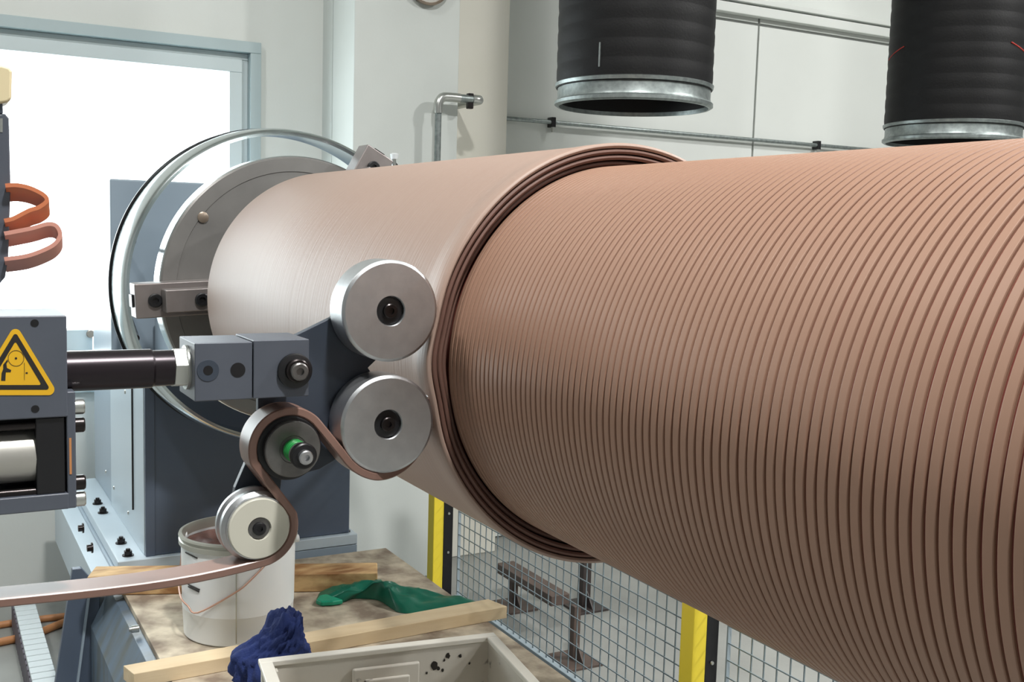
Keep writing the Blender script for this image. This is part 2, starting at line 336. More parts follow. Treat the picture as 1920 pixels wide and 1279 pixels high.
MB().lathe([(XH1, 0), (XH1, 0.24), (XH0-0.05, 0.24), (XD-0.1, 0.14), (XD-0.1, 0)], (0, 0, ZA), 'x', 64).build('spindle_housing', M['blue_mid'], hs, 40)
fl = onZ(221, 1054, HB); fr = onZ(697, 1020, HB)
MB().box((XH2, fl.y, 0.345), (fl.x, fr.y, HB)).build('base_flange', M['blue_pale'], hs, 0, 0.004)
for (bx_, by_) in ((183, 945), (193, 962), (227, 1019), (240, 1042), (668, 1012)):
    c = onZ(bx_, by_, HB); c.x = min(c.x, fl.x-0.05)
    b = MB().lathe([(0, 0.021), (0.004, 0.021), (0.004, 0)], c, 'z', 20).prism(hexagon((c.x, c.y, c.z+0.004), 0.0155, 'z'), (0, 0, 0.015)).lathe([(0.019, 0.008), (0.027, 0.008), (0.027, 0)], c, 'z', 12)
    b.build('hex_bolt', M['blackm'], hs)
for px_, py_ in ((235, 735), (241, 962), (214, 915), (199, 885)):
    c = onY(px_, py_, YL-0.006); MB().lathe([(0, 0.009), (-0.004, 0.007), (-0.005, 0)], c, 'y', 14).build('panel_screw', M['zinc'], hs)
# guard ring
G0, G1, GR = -3.90, -3.69, 0.560
MB().lathe([(G0, GR-0.006), (G0+0.01, GR+0.002), ((G0+G1)/2, GR+0.006), (G1-0.01, GR-0.006), (G1, GR-0.016), (G1-0.004, GR-0.026), (G1-0.02, GR-0.022), ((G0+G1)/2, GR-0.010), (G0+0.006, GR-0.018), (G0, GR-0.006)], (0, 0, ZA), 'x', 160).build('guard_ring', M['chrome'], hs, 60, label='bright polished guard ring around the chuck')
MB().lathe([(G0-0.012, GR-0.008), (G0-0.012, GR+0.009), (G0+0.012, GR+0.011), (G0+0.012, GR+0.004), (G0-0.001, GR-0.008), (G0-0.012, GR-0.008)], (0, 0, ZA), 'x', 160).build('guard_edge', M['black'], hs, 60)
for a in (163, 200, 40, -40):
    aa = math.radians(a); MB().tube([(XH1, 0.50*math.cos(aa)*.8, ZA+0.50*math.sin(aa)*.8), (G0+0.08, 0.525*math.cos(aa), ZA+0.525*math.sin(aa))], 0.013, 14).build('guard_rod', M['blackm'], hs)
# ------------------------------------------------------------------ strip applicator
XA = -1.60
ap = thing('strip_applicator', (XA, -0.8, 1.0), 'dark grey strip applicator with push rod, clamp block and shiny press wheels touching the roller', 'machine')
def wheel(yz, r, wdt, m, hub=0.027, label=None, prof=None, x0=XA):
    c = (x0, yz[0], yz[1])
    pf = prof or [(-wdt, 0), (-wdt, r*.97), (-wdt+.003, r), (-.004, r), (-.0015, r-.002), (0, r-.005), (0, hub+.0015), (-.002, hub), (-.012, hub), (-.012, 0)]
    o = MB().lathe(pf, c, 'x', 96).build('press_wheel', m, ap, 25, label=label)
    return o, c
def hubparts(o, c, hub):
    MB().lathe([(-.0118, 0), (-.0118, hub-.0004), (-.007, hub-.001), (-.006, hub*.72), (-.006, 0)], c, 'x', 40).build('hub', M['black'], o)
    b = MB(); socket_bolt(b, (c[0]-.006, c[1], c[2]), hub*.52, .007); b.build('socket_bolt', M['blackm'], o)
for (y, z, r) in PC:
    o, c = wheel((y, z), r, 0.062, M['steel'], hub=0.0235); hubparts(o, c, 0.0235)
# lower cream-faced guide wheel
lw = onX(487, 992, XA); rl = 0.0475
o = MB().lathe([(-.050, 0), (-.050, .056), (-.048, .0575), (-.040, .0575), (-.036, .054), (-.030, .054), (-.026, .056), (-.016, .056), (-.012, .050), (-.006, .050), (-.006, 0)], lw, 'x', 80).build('guide_wheel', M['steel'], ap, 25)
MB().lathe([(-.006, .0478), (-.001, .0478), (0, .0465), (0, .0185), (-.004, .017), (-.0059, .017)], lw, 'x', 80).build('cream_face', M['cream_plastic'], o, 25, label='cream plastic wheel face')
MB().lathe([(-.006, 0), (-.006, .0165), (-.0035, .0165), (-.003, .0125), (-.003, 0)], lw, 'x', 40).build('hub', M['steel_dark'], o)
b = MB(); socket_bolt(b, (lw.x-.003, lw.y, lw.z), .0105, .005); b.build('socket_bolt', M['black'], o)
# spring pulley
sp = onX(544, 841, XA); rs = 0.0515
o = MB().lathe([(-.062, 0), (-.062, rs+.004), (-.058, rs+.006), (-.055, rs), (-.004, rs-.0005), (-.002, rs-.003), (-.002, 0)], sp, 'x', 80).build('spring_pulley', M['black'], ap, 25)
dk = onX(550, 843, XA+0.012); MB().lathe([(-.013, 0), (-.013, .044), (-.002, .0445), (0, .043), (0, .022), (-.001, .021), (-.001, .017), (.001, .0165), (.001, 0)], dk, 'x', 72).build('retainer_disc', M['steel_dark'], o, 25)
s3 = [(dk.x+0.002+0.034*t/80, dk.y+0.0155*math.cos(t*0.4), dk.z+0.0155*math.sin(t*0.4)) for t in range(81)]
MB().tube(s3, 0.0024, 8).build('spring', M['green'], o, 60, label='green coil spring')
MB().lathe([(0, 0), (0, .0095), (.058, .0095), (.058, 0)], (dk.x, dk.y, dk.z), 'x', 24).build('spindle', M['steel_dark'], o)
MB().lathe([(.036, 0), (.036, .0185), (.039, .0185), (.039, .015), (.042, .015), (.042, .0195), (.045, .0195), (.045, 0)], dk, 'x', 36).build('washer', M['zinc'], o, 25)
MB().lathe([(.045, 0), (.045, .0200), (.054, .0200), (.056, .018), (.056, .011), (.0555, .011), (.0555, 0)], dk, 'x', 36).build('collar', M['black'], o, 25)
b = MB(); socket_bolt(b, (dk.x+.0555, dk.y, dk.z), .011, .011); b.build('socket_bolt', M['steel'], o)
# bracket plate
XPL = XA-0.066
poly = [(548, 632), (621, 596), (668, 560), (742, 566), (742, 640), (690, 690), (742, 760), (742, 845), (650, 850), (600, 880), (528, 900), (520, 985), (455, 1000), (433, 960), (441, 915), (462, 866), (484, 800), (484, 748)]
pts = [onX(a, b_, XPL) for a, b_ in poly]
MB().prism(pts, (-0.014, 0, 0)).build('bracket_plate', M['plate_dark'], ap, 0, 0.0015)
# clamp block in two halves
XBK = -1.555
b0 = onX(365, 644, XBK); b1 = onX(474, 748, XBK); b2 = onX(579, 748, XBK)
def block(y0, y1, z0, z1, m, holes=()):
    return MB().box((XBK-0.105, y0, z0), (XBK, y1, z1)).build('clamp_block', m, ap, 0, 0.0015)
k1 = block(b0.y, b1.y-0.0008, b1.z, b0.z, M['applicator']); k2 = block(b1.y+0.0008, b2.y, b1.z, b0.z+0.002, M['applicator'])
def hole(par, px_, py_, r, deep=True, rim=0.0):
    c = onX(px_, py_, XBK)
    if rim: MB().lathe([(0.0, r+.0002), (.0006, r+.0002), (.0008, r+rim-.0004), (0.0, r+rim)], c, 'x', 32).build('bore_rim', M['plate_dark'], par)
    MB().lathe([(0.0004, r), (0.0004, 0)], c, 'x', 32).build('bore', M['black'], par)
hole(k1, 390, 695, 0.0070, rim=0.009); hole(k1, 446, 694, 0.0110)
c = onX(552, 695, XBK)
MB().lathe([(0, 0), (0, .0265), (.005, .0265), (.006, .024), (.006, 0)], c, 'x', 40).build('washer', M['black'], k2)
c2 = onX(557, 695, XBK+.006); MB().lathe([(0, 0), (0, .0185), (.006, .018), (.008, .016), (.008, 0)], c2, 'x', 36).build('collar', M['blackm'], k2)
b = MB(); socket_bolt(b, (c2.x+.008, c2.y, c2.z), .0135, .008); b.build('socket_bolt', M['steel_dark'], k2)
# push rod with nut
ya = onX(128, 690, XBK-0.05).y; ry = b0.y
zr = onX(250, 692, XBK-0.05).z
MB().lathe([(ya-0.01, 0), (ya-0.01, .0285), (ya+(ry-ya)*.68, .0285), (ya+(ry-ya)*.70, .0265), (ry-.022, .0265), (ry-.022, 0)], (XBK-0.05, 0, zr), 'y', 48).build('push_rod', M['rod'], ap, 25)
MB().prism(hexagon((XBK-0.05, ry-.022, zr), .031, 'y', .2), (0, .021, 0)).build('hex_nut', M['zinc'], ap, 0, 0.0015)
MB().lathe([(ry-.004, 0), (ry-.004, .033), (ry, .033), (ry, 0)], (XBK-0.05, 0, zr), 'y', 40).build('lock_washer', M['zinc'], ap)
# actuator housing
XHF = XBK
h0 = onX(125, 592, XHF); hz1 = h0.z; hy1 = h0.y; hz0 = onX(125, 782, XHF).z; zb = onX(125, 955, XHF).z; hy0 = -1.34
hz = MB().box((XHF-0.13, hy0, hz0), (XHF, hy1, hz1)).build('actuator_housing', M['applicator'], ap, 0, 0.002)
for px_, py_ in ((65, 606), (66, 767)): c = onX(px_, py_, XHF); MB().lathe([(0.0004, .0052), (0.0004, 0)], c, 'x', 20).build('bore', M['black'], hz)
MB().box((XHF-0.13, hy0, zb), (XHF, hy1, onX(125, 925, XHF).z)).build('base_bar', M['applicator'], ap, 0, 0.002)
yb = onX(68, 850, XHF).y
MB().box((XHF-0.13, yb, onX(125, 925, XHF).z), (XHF-0.004, hy1-0.004, hz0)).build('cylinder_head', M['black'], ap, 0, 0.002)
MB().box((XHF-0.13, hy0, onX(125, 925, XHF).z), (XHF-0.08, yb, hz0)).build('back_plate', M['black'], ap, 0)
zc = onX(30, 857, XHF-0.03).z
MB().lathe([(hy0, 0), (hy0, .0375), (yb+0.002, .0375), (yb+0.002, 0)], (XHF-0.042, 0, zc), 'y', 48).build('air_cylinder', M['cyl'], ap, label='pale grey air cylinder')
for dz in (.046, -.046): MB().tube([(XHF-0.012, hy0, zc+dz), (XHF-0.012, yb+.002, zc+dz)], .0055, 12).build('tie_rod', M['blackm'], ap)
ye = onX(143, 850, XHF).y
MB().box((XHF-0.13, hy1-0.002, zb), (XHF-0.002, ye, onX(130, 735, XHF).z)).build('end_plate', M['applicator'], ap, 0, 0.002)
MB().box((XHF-0.0019, hy1+0.001, onX(130, 890, XHF).z), (XHF-0.0012, hy1+0.004, onX(130, 822, XHF).z)).build('brass_strip', M['hose'], ap, 0)
for py_, m_ in ((763, 'zinc'), (797, 'black'), (905, 'black'), (936, 'zinc')):
    c = onX(143, py_, XHF-0.014); MB().lathe([(ye, 0), (ye, .0105), (ye+.011, .0105), (ye+.013, .009), (ye+.013, 0)], (c.x, 0, c.z), 'y', 24).build('cap_screw', M['zinc' if m_ == 'zinc' else 'blackm'], ap)
MB().box((XHF-0.13, hy0, ZF), (XHF+0.02, -1.20, zb)).build('carriage_column', M['blue'], ap, 0, 0.004)
# warning sign
def rtri(cx_, top, bot, half, rad, x):
    A = [(cx_, top), (cx_+half, bot), (cx_-half, bot)]; out = []
    C2 = (cx_, top+(bot-top)*2/3)
    q = [(a[0]+(C2[0]-a[0])*rad/abs(C2[1]-top), a[1]+(C2[1]-a[1])*rad/abs(C2[1]-top)) for a in A]
    rr = rad*.5
    for (a, s0) in zip(q, (210, 330, 90)):
        for k in range(9):
            t = math.radians(s0+k*15); out.append((a[0]+rr*math.cos(t), a[1]+rr*math.sin(t)))
    return [onX(u, v, x) for u, v in out]
sx = XHF+0.0006
t0 = rtri(29, 606, 741, 82, 22, XHF); sg = MB().prism(t0, (0.0008, 0, 0)).build('warning_sign', M['yellow'], ap, 0, label='yellow triangular warning sign with black border')
t1 = rtri(29, 622, 731, 66, 9, XHF+.001); t2 = rtri(29, 640, 722, 49, 5, XHF+.001)
nn = len(t1); MB().add(t1+t2, [(i, (i+1) % nn, (i+1) % nn+nn, i+nn) for i in range(nn)]).build('sign_border', M['ink'], sg, 0)
pg = MB()
def pxpoly(mb, pts): mb.prism([onX(a, b_, XHF+.0009) for a, b_ in pts], (0.0002, 0, 0))
cc = (30, 672)
for r0, r1 in ((14.2, 15.2), (0, 2.2)):
    o1 = [(cc[0]+r1*math.cos(k*.2618), cc[1]+r1*math.sin(k*.2618)) for k in range(24)]
    if r0:
        o2 = [(cc[0]+r0*math.cos(k*.2618), cc[1]+r0*math.sin(k*.2618)) for k in range(24)]
        pg.add([onX(a, b_, XHF+.0011) for a, b_ in o1+o2], [(i, (i+1) % 24, (i+1) % 24+24, i+24) for i in range(24)])
    else: pxpoly(pg, o1)
pxpoly(pg, [(2, 714), (3, 700), (6, 692), (6, 684), (10, 679), (14, 674), (15, 678), (12, 682), (13, 690), (21, 694), (20, 698), (11, 698), (10, 714)])
pxpoly(pg, [(45.5, 680), (46.2, 680), (46.2, 713), (45.5, 713)]); pxpoly(pg, [(48, 698), (52, 698), (52, 701), (48, 701)])
for a in (5, 12, 17, 22, 29, 35, 55, 64, 71, 78): pxpoly(pg, [(a-2, 727.2), (a+2, 727.2), (a+2, 728.6), (a-2, 728.6)])
pg.build('sign_pictogram', M['ink'], sg, 0)
# ------------------------------------------------------------------ rubber strip threaded over the wheels
SW, STH = 0.056, 0.0135; XSF = XA-0.002
def arc(c, r, a0, a1, n_=24):
    return [(c[0]+r*math.cos(math.radians(a0+(a1-a0)*k/n_)), c[1]+r*math.sin(math.radians(a0+(a1-a0)*k/n_))) for k in range(n_+1)]
SL, SS, S2 = (lw.y, lw.z), (sp.y, sp.z), (PC[1][0], PC[1][1])
hm = STH/2; path = []
tail = [(-1.34, onX(-270, 1154, XSF).z), (onX(0, 1131, XSF).y, onX(0, 1131, XSF).z), (onX(200, 1110, XSF).y, onX(200, 1112, XSF).z), (onX(380, 1088, XSF).y, onX(380, 1087, XSF).z)]
path += [tuple(q) for q in tail]
path += arc(SL, 0.0495+hm, -80, 22, 20)                 # under and up the right of the cream wheel
path += arc(SS, rs+hm, 205, 38, 30)                      # up the left side and over the spring pulley
path += arc(S2, PC[1][2]+hm, 212, 366, 36); path += [((R2-dr)*math.cos(math.radians(a)), ZA+(R2-dr)*math.sin(math.radians(a))) for a, dr in ((190, .003), (188.5, .009), (187, .016), (185, .022))]               # down and around the lower press wheel onto the roller
sm = [Vector((0, a, b_)) for a, b_ in path]
sm = spiral_catmull(sm, 3)
for _ in range(6): sm = [sm[0]] + [(sm[i-1]+sm[i]*2+sm[i+1])/4 for i in range(1, len(sm)-1)] + [sm[-1]]
mb = MB(); N_ = len(sm); rows = []
for i, q in enumerate(sm):
    t = (sm[min(i+1, N_-1)]-sm[max(i-1, 0)]).normalized(); nrm = Vector((0, -t.z, t.y))
    shift = 0.030*max(0.0, min(1.0, (q.y-S2[0]+0.02)/0.09)) if q.y > S2[0]-0.03 else 0.0
    sec = []
    for (dx, dn) in ((-SW, -hm+.002), (-SW+.002, -hm), (-.002, -hm), (0, -hm+.002), (0, hm-.002), (-.002, hm), (-SW+.002, hm), (-SW, hm-.002)):
        sec.append(q + Vector((XSF+dx-shift, 0, 0)) + nrm*dn)
    rows.append(sec)
for sec in rows: mb.v += [tuple(a) for a in sec]
for i in range(N_-1):
    for k in range(8): mb.f.append((i*8+k, i*8+(k+1) % 8, (i+1)*8+(k+1) % 8, (i+1)*8+k))
mb.f.append(tuple(range(8))); mb.f.append(tuple((N_-1)*8+k for k in range(8)))
st = mb.build('rubber_strip', M['strip'], None, 40)
tag(st, 'brown rubber strip threaded over the small wheels and running in from the frame edge', 'rubber strip')
# ------------------------------------------------------------------ mast with cap and rubber loops
XM = -1.62
ms = thing('control_mast', (XM, onX(-20, 590, XM).y, hz1), 'dark mast with a cream cap standing on the actuator housing', 'mast')
def pp(l, X, d, name, m, par, bev=0.002, **k): return MB().prism([onX(a, b_, X) for a, b_ in l], (d, 0, 0)).build(name, m, par, 0, bev, **k)
pp([(-70, 590), (-70, 214), (3, 214), (9, 212), (17, 222), (20, 350), (16, 480), (10, 520), (-2, 534), (-40, 560), (-40, 590)], XM, -0.05, 'mast_body', M['applicator'], ms)
pp([(-60, 205), (-60, 118), (4, 122), (18, 126), (23, 134), (22, 186), (14, 192)], XM+0.006, -0.062, 'mast_cap', M['cap_cream'], ms, 0.004)
pp([(-60, 204), (5, 191), (6, 214), (-60, 214)], XM, -0.045, 'mast_neck', M['plate_dark'], ms)
pp([(0, 222), (5, 222), (5, 248), (0, 248)], XM+0.0006, -0.0012, 'label_plate', M['zinc'], ms, 0)
def ribbon(name, pix, X, wid, thk, m, label):
    P = spiral_catmull([onX(a, b_, X) for a, b_ in pix], 6); mb = MB()
    for i, q in enumerate(P):
        t = (P[min(i+1, len(P)-1)]-P[max(i-1, 0)]).normalized(); nr = Vector((0, -t.z, t.y))*thk/2
        for dx, s_ in ((0, -1), (0, 1), (-1, 1), (-1, -1)): mb.v.append(tuple(q+Vector((wid*.85*dx, -wid*.1*dx, wid*.42*dx))+nr*s_))
    for i in range(len(P)-1):
        for k in range(4): mb.f.append((i*4+k, i*4+(k+1) % 4, i*4+4+(k+1) % 4, i*4+4+k))
    mb.f += [(0, 1, 2, 3), tuple((len(P)-1)*4+k for k in (3, 2, 1, 0))]
    return tag(mb.build(name, m, None, 50), label, 'rubber loop', 'rubber loops hung on the mast')
ribbon('rubber_loop', [(10, 348), (30, 347), (55, 352), (80, 364), (88, 376), (74, 388), (56, 394), (40, 402), (24, 410), (8, 414)], XM+0.012, 0.045, 0.0055, M['orange'], 'short orange rubber loop, upper of the two on the mast')
ribbon('rubber_loop', [(8, 438), (30, 434), (60, 428), (90, 420), (106, 424), (113, 440), (104, 456), (84, 468), (50, 480), (8, 486)], XM+0.012, 0.04, 0.0055, M['pink'], 'longer salmon pink rubber loop, lower of the two on the mast')
# ------------------------------------------------------------------ machine bed, chipboard, timber
ZB = 0.33
bed = thing('machine_bed', (-3.6, -0.1, ZF), 'dirty blue-grey machine bed with bolted side beam and sloping leg', 'machine bed')
yl2 = onZ(242, 1124, ZB).y; yR = onZ(820, 1105, ZB).y
xend = -3.96
XN = -2.3
MB().prism([(xend, yl2-0.002, ZB-0.024), (xend, yl2-0.03, ZB-0.03), (xend, -0.632, 0.17), (xend, -0.632, ZF), (xend, yl2+0.02, ZF), (xend, yl2+0.02, ZB-0.024)], (XN-xend, 0, 0)).build('side_beam', M['blue_dirty'], bed, 0, 0.002)
MB().box((xend, yl2+0.02, ZB-0.08), (XN, yR-0.04, ZB-0.022)).build('deck_frame', M['blue'], bed, 0)
MB().box((xend, yR-0.08, ZF), (XN, yR-0.05, ZB-0.08)).build('side_beam', M['blue_dirty'], bed, 0)
MB().box((XH2, fl.y-0.01, ZF), (xend-0.02, fr.y, 0.344)).build('headstock_base', M['blue_mid'], bed, 0, 0.004)
yb2 = fl.y-0.075
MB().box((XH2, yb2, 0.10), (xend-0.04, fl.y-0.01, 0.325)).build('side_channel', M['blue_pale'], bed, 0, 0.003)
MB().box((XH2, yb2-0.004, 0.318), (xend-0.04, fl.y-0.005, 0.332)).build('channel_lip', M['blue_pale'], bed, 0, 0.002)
for px_, py_ in ((157, 990), (174, 1027)):
    c = onY(px_, py_, yb2); MB().lathe([(0, .02), (-.005, .02), (-.005, .013), (-.02, .013), (-.02, 0)], c, 'y', 12).build('hex_bolt', M['blackm'], bed)
for px_, py_ in ((248, 1180),):
    c = onY(px_, py_, yl2-0.035); MB().lathe([(0.02, .012), (-.003, .012), (-.003, .008), (-.01, .008), (-.01, 0)], c, 'y', 12).build('hex_bolt', M['zinc'], bed)
XLG = xend-0.004
lg = [onX(a, b_, XLG) for a, b_ in ((136, 1068), (146, 1068), (176, 1112), (176, 1275))]
q0 = onX(136, 1068, XLG); q1 = onX(104, 1279, XLG); k = (q0.z-ZF)/(q0.z-q1.z); foot = q0.y+(q1.y-q0.y)*k
MB().prism([(XLG, q0.y, q0.z), (XLG, foot, ZF), (XLG, -0.60, ZF), (XLG, -0.60, q0.z-0.08), (XLG, q0.y+0.03, q0.z)], (-0.03, 0, 0)).build('leg', M['blue'], bed, 0, 0.003)
MB().prism([(XLG+0.001, q0.y+0.055, q0.z-0.05), (XLG+0.001, foot+0.075, ZF), (XLG+0.001, foot+0.083, ZF), (XLG+0.001, q0.y+0.063, q0.z-0.05)], (0.012, 0, 0)).build('leg_rib', M['blue_mid'], bed, 0)
cb = tag(MB().box((-3.93, yl2-0.004, ZB-0.022), (XN, yR+0.02, ZB)).build('chipboard_sheet', M['chip'], None, 0, 0.002), 'stained chipboard sheet laid over the machine bed under the pail', 'board')
# stained timber across the board behind the pail
ZT = ZB+0.068
tb = [onZ(163, 1082, ZT), onZ(708, 1074, ZT)]; dv = (tb[1]-tb[0]).normalized(); nv = Vector((-abs(dv.y), dv.x, 0)).normalized()
if nv.x > 0: nv = -nv
mb = MB().prism([tb[0], tb[1], tb[1]+nv*0.12, tb[0]+nv*0.12], (0, 0, -0.0675))
tag(mb.build('stained_timber', M['wood_old'], None, 0, 0.005), 'short dark-stained timber lying behind the white pail', 'timber')
ZPk = ZB+0.042
pk = [onZ(231, 1248, ZPk), onZ(915, 1123, ZPk), onZ(951, 1137, ZPk), onZ(251, 1264, ZPk)]
tag(MB().prism(pk, (0, 0, -0.0415)).build('pine_batten', M['wood'], None, 0, 0.002), 'long pale pine batten lying in front of the pail', 'timber')
# ------------------------------------------------------------------ pail
bc = Vector((-3.315, -0.268, ZB)); RB = 0.177; zrim = zat(bc.x, bc.y, 992)
HBk = zrim-ZB
pail = thing('pail', bc, 'open white plastic pail with wire handle standing on the chipboard', 'pail')
MB().lathe([(0.001, 0), (0.001, RB-.013), (.006, RB-.008), (HBk*.28, RB-.004), (HBk*.285, RB-.003), (HBk-.03, RB), (HBk-.03, RB-.004), (.006, RB-.012), (.006, 0)], bc, 'z', 72).build('body', M['pail'], pail, 30)
MB().lathe([(HBk-.032, RB), (HBk-.032, RB+.007), (HBk-.018, RB+.007), (HBk-.016, RB+.003), (HBk-.008, RB+.003), (HBk-.006, RB+.008), (HBk, RB+.006), (HBk+.001, RB-.003), (HBk-.01, RB-.006), (HBk-.032, RB-.004), (HBk-.032, RB)], bc, 'z', 72).build('rim', M['rimmetal'], pail, 30)
def lump(t, a, r): return r
gm = MB(); gv = []
for i in range(9):
    for k in range(36):
        r_ = (RB-.006)*i/8; t = k*math.pi/18
        gv.append((bc.x+r_*math.cos(t), bc.y+r_*math.sin(t), ZB+HBk-.04+.02*math.sin(5*t+i)*(i/8)*(1-i/8)*3+random.uniform(-.004, .004)))
gm.add(gv, [(i*36+k, i*36+(k+1) % 36, (i+1)*36+(k+1) % 36, (i+1)*36+k) for i in range(8) for k in range(36)]); gm.build('contents', M['goo'], pail, 60, label='dark brown rubber scrap in the pail')
def onpail(px_, py_, off=0.002):
    d = ray(px_, py_); o_ = CAM-bc; R_ = RB+off; a = d.x**2+d.y**2; b_ = 2*(o_.x*d.x+o_.y*d.y); c_ = o_.x**2+o_.y**2-R_*R_
    t = (-b_-math.sqrt(max(0, b_*b_-4*a*c_)))/(2*a); return CAM+d*t
def around(deg, z, off): return Vector((bc.x+(RB+off)*math.cos(math.radians(deg)), bc.y+(RB+off)*math.sin(math.radians(deg)), z))
hd = spiral_catmull([around(-124, zrim-.03, .008), around(-122, zrim-.10, .010), around(-116, zat(bc.x-.05, bc.y-.15, 1095), .012), onpail(339, 1120, .02), onpail(352, 1136, .02), onpail(371, 1149, .012), onpail(440, 1112, .006), onpail(470, 1088, .006), onpail(520, 1036, .008), onpail(556, 1000, .01)], 5)
MB().tube(hd, .0028, 8).build('wire_handle', M['wire'], pail, 60)
for q in (around(-124, zrim-.03, .003), around(66, zrim-.03, .003)): MB().lathe([(-.008, 0), (-.008, .012), (.008, .012), (.008, 0)], q, 'y', 16).build('handle_lug', M['pail'], pail)
MB().tube([onpail(443, 1045+k*18, .001) for k in range(10)], .0022, 6).build('seam', M['rimmetal'], pail, 60)
for (a0, y0, a1, y1) in ((348, 1036, 370, 1047), (353, 1096, 374, 1106), (353, 1100, 373, 1110)):
    MB().tube([onpail(a0+(a1-a0)*k/4, y0+(y1-y0)*k/4, .0005) for k in range(5)], .0022, 6).build('mark', M['ink'], pail, 60)
# ------------------------------------------------------------------ crumpled things
def crumple(name, outline, z0, hfun, m, label, cat, nr=14):
    n_ = len(outline); cen = sum(outline, Vector())/n_; mb = MB()
    for i in range(nr+1):
        f = i/nr
        for q in outline:
            p = cen+(q-cen)*f; e = (1-f**3.0)
            mb.v.append((p.x, p.y, z0+0.002+hfun(p, f)*max(e, 0.0)))
    for i in range(nr):
        for k in range(n_): mb.f.append((i*n_+k, i*n_+(k+1) % n_, (i+1)*n_+(k+1) % n_, (i+1)*n_+k))
    mb.f.append(tuple(nr*n_+k for k in range(n_)))
    return tag(mb.build(name, m, None, 70), label, cat)
gl = [(594, 1124), (600, 1112), (616, 1102), (632, 1099), (660, 1103), (700, 1106), (722, 1112), (760, 1117), (800, 1121), (850, 1127), (902, 1133), (888, 1139), (850, 1144), (800, 1149), (765, 1151), (746, 1149), (735, 1143), (712, 1128), (690, 1124), (662, 1124), (645, 1130), (620, 1130), (602, 1130)]
outl = spiral_catmull([onZ(a, b_, ZB) for a, b_ in gl+[gl[0]]], 4)[:-1]
from mathutils import noise as mn
def gh(p, f): return 0.040+0.030*mn.noise(Vector((p.x*9, p.y*7, 1.3)))+0.016*(0.5-abs(mn.noise(Vector((p.x*22, p.y*14, 4.1))))*2)
crumple('rubber_glove', outl, ZB, gh, M['glove'], 'crumpled dark green rubber glove lying between pail and batten', 'glove')
gv_ = COL.objects['rubber_glove']
gf = [onZ(a, b_, ZB+.02) for a, b_ in ((592, 1124), (598, 1116), (612, 1113), (626, 1118), (644, 1124), (624, 1127), (602, 1128))]
MB().prism(gf, (0, 0, -.018)).build('folded_fingertip', M['glove2'], gv_, 0, 0.006, seg=3, label='bright green folded fingertip')
# ------------------------------------------------------------------ crate
ZC = 0.575
c0 = onZ(489, 1236, ZC); c1 = onZ(923, 1187, ZC)
ex = (c1-c0); ex.z = 0; Lc = ex.length; ex.normalize(); ey = Vector((ex.y, -ex.x, 0))
if ey.x < 0: ey = -ey
Wc = 0.42
crate = thing('plastic_crate', (c0+ex*Lc/2+ey*Wc/2)-Vector((0, 0, ZC-ZB)), 'grimy white plastic crate with moulded panels in the foreground', 'crate')
def cbox(mb, u0, u1, v0, v1, z0, z1):
    P = [c0+ex*u+ey*v for u, v in ((u0, v0), (u1, v0), (u1, v1), (u0, v1))]
    return mb.prism([(q.x, q.y, z0) for q in P], (0, 0, z1-z0))
t_ = 0.012
for nm, a in (('wall', (0, Lc, 0.004, t_+0.004)), ('wall', (0, Lc, Wc-t_-0.004, Wc-0.004)), ('wall', (0.004, t_+0.004, t_, Wc-t_)), ('wall', (Lc-t_-0.004, Lc-0.004, t_, Wc-t_))):
    cbox(MB(), *a, ZB+0.004, ZC-0.006).build('crate_wall', M['crate'], crate, 0, 0.002)
cbox(MB(), 0, Lc, 0, Wc, ZB+0.0005, ZB+0.012).build('crate_base', M['crate'], crate, 0)
for a in ((-0.006, Lc+.006, -0.006, 0.022), (-0.006, Lc+.006, Wc-.022, Wc+.006), (-0.006, 0.026, 0.022, Wc-.022), (Lc-.022, Lc+.006, .022, Wc-.022)):
    cbox(MB(), *a, ZC-0.014, ZC).build('crate_rim', M['crate_in'], crate, 0, 0.003)
u0, u1 = Lc*0.37, Lc*0.66
fr_ = MB(); v0, v1 = t_+0.003, t_+0.016
for a in ((u0, u1, ZC-.075, ZC-.055), (u0, u0+.018, ZC-.2, ZC-.075), (u1-.018, u1, ZC-.2, ZC-.075)): cbox(fr_, a[0], a[1], v0, v1, a[2], a[3])
cbox(MB(), u0, u1, v0, v1, ZC-.2, ZC-.043).build('moulded_panel', M['crate'], crate, 0, 0.006, seg=3)
cbox(MB(), u0+.028, u1+.0-.028, v1, v1+.010, ZC-.2, ZC-.070).build('moulded_panel', M['crate'], crate, 0, 0.005, seg=3)
cbox(MB(), -.004, .035, .03, .05, ZB+.05, ZC-.014).build('corner_rib', M['crate_in'], crate, 0, 0.002)
P0 = c0+ey*(t_+0.0046); sp_ = MB()
for px_, py_, r_ in ((815, 1248, .0095), (822, 1253, .005), (840, 1230, .0065), (863, 1230, .0045), (880, 1244, .003), (830, 1257, .004), (833, 1238, .003), (800, 1262, .003)):
    d = ray(px_, py_); q = CAM+d*((P0-CAM).dot(ey)/d.dot(ey)); ring_ = []
    for k in range(10):
        a = k*math.pi/5; rr = r_*random.uniform(.7, 1.2); ring_.append(q+ex*(rr*math.cos(a))+Vector((0, 0, rr*math.sin(a)*1.2)))
    sp_.prism(ring_, ey*0.0008)
sp_.build('tar_splash', M['ink'], crate, 0, label='black tar splashes on the inner wall')
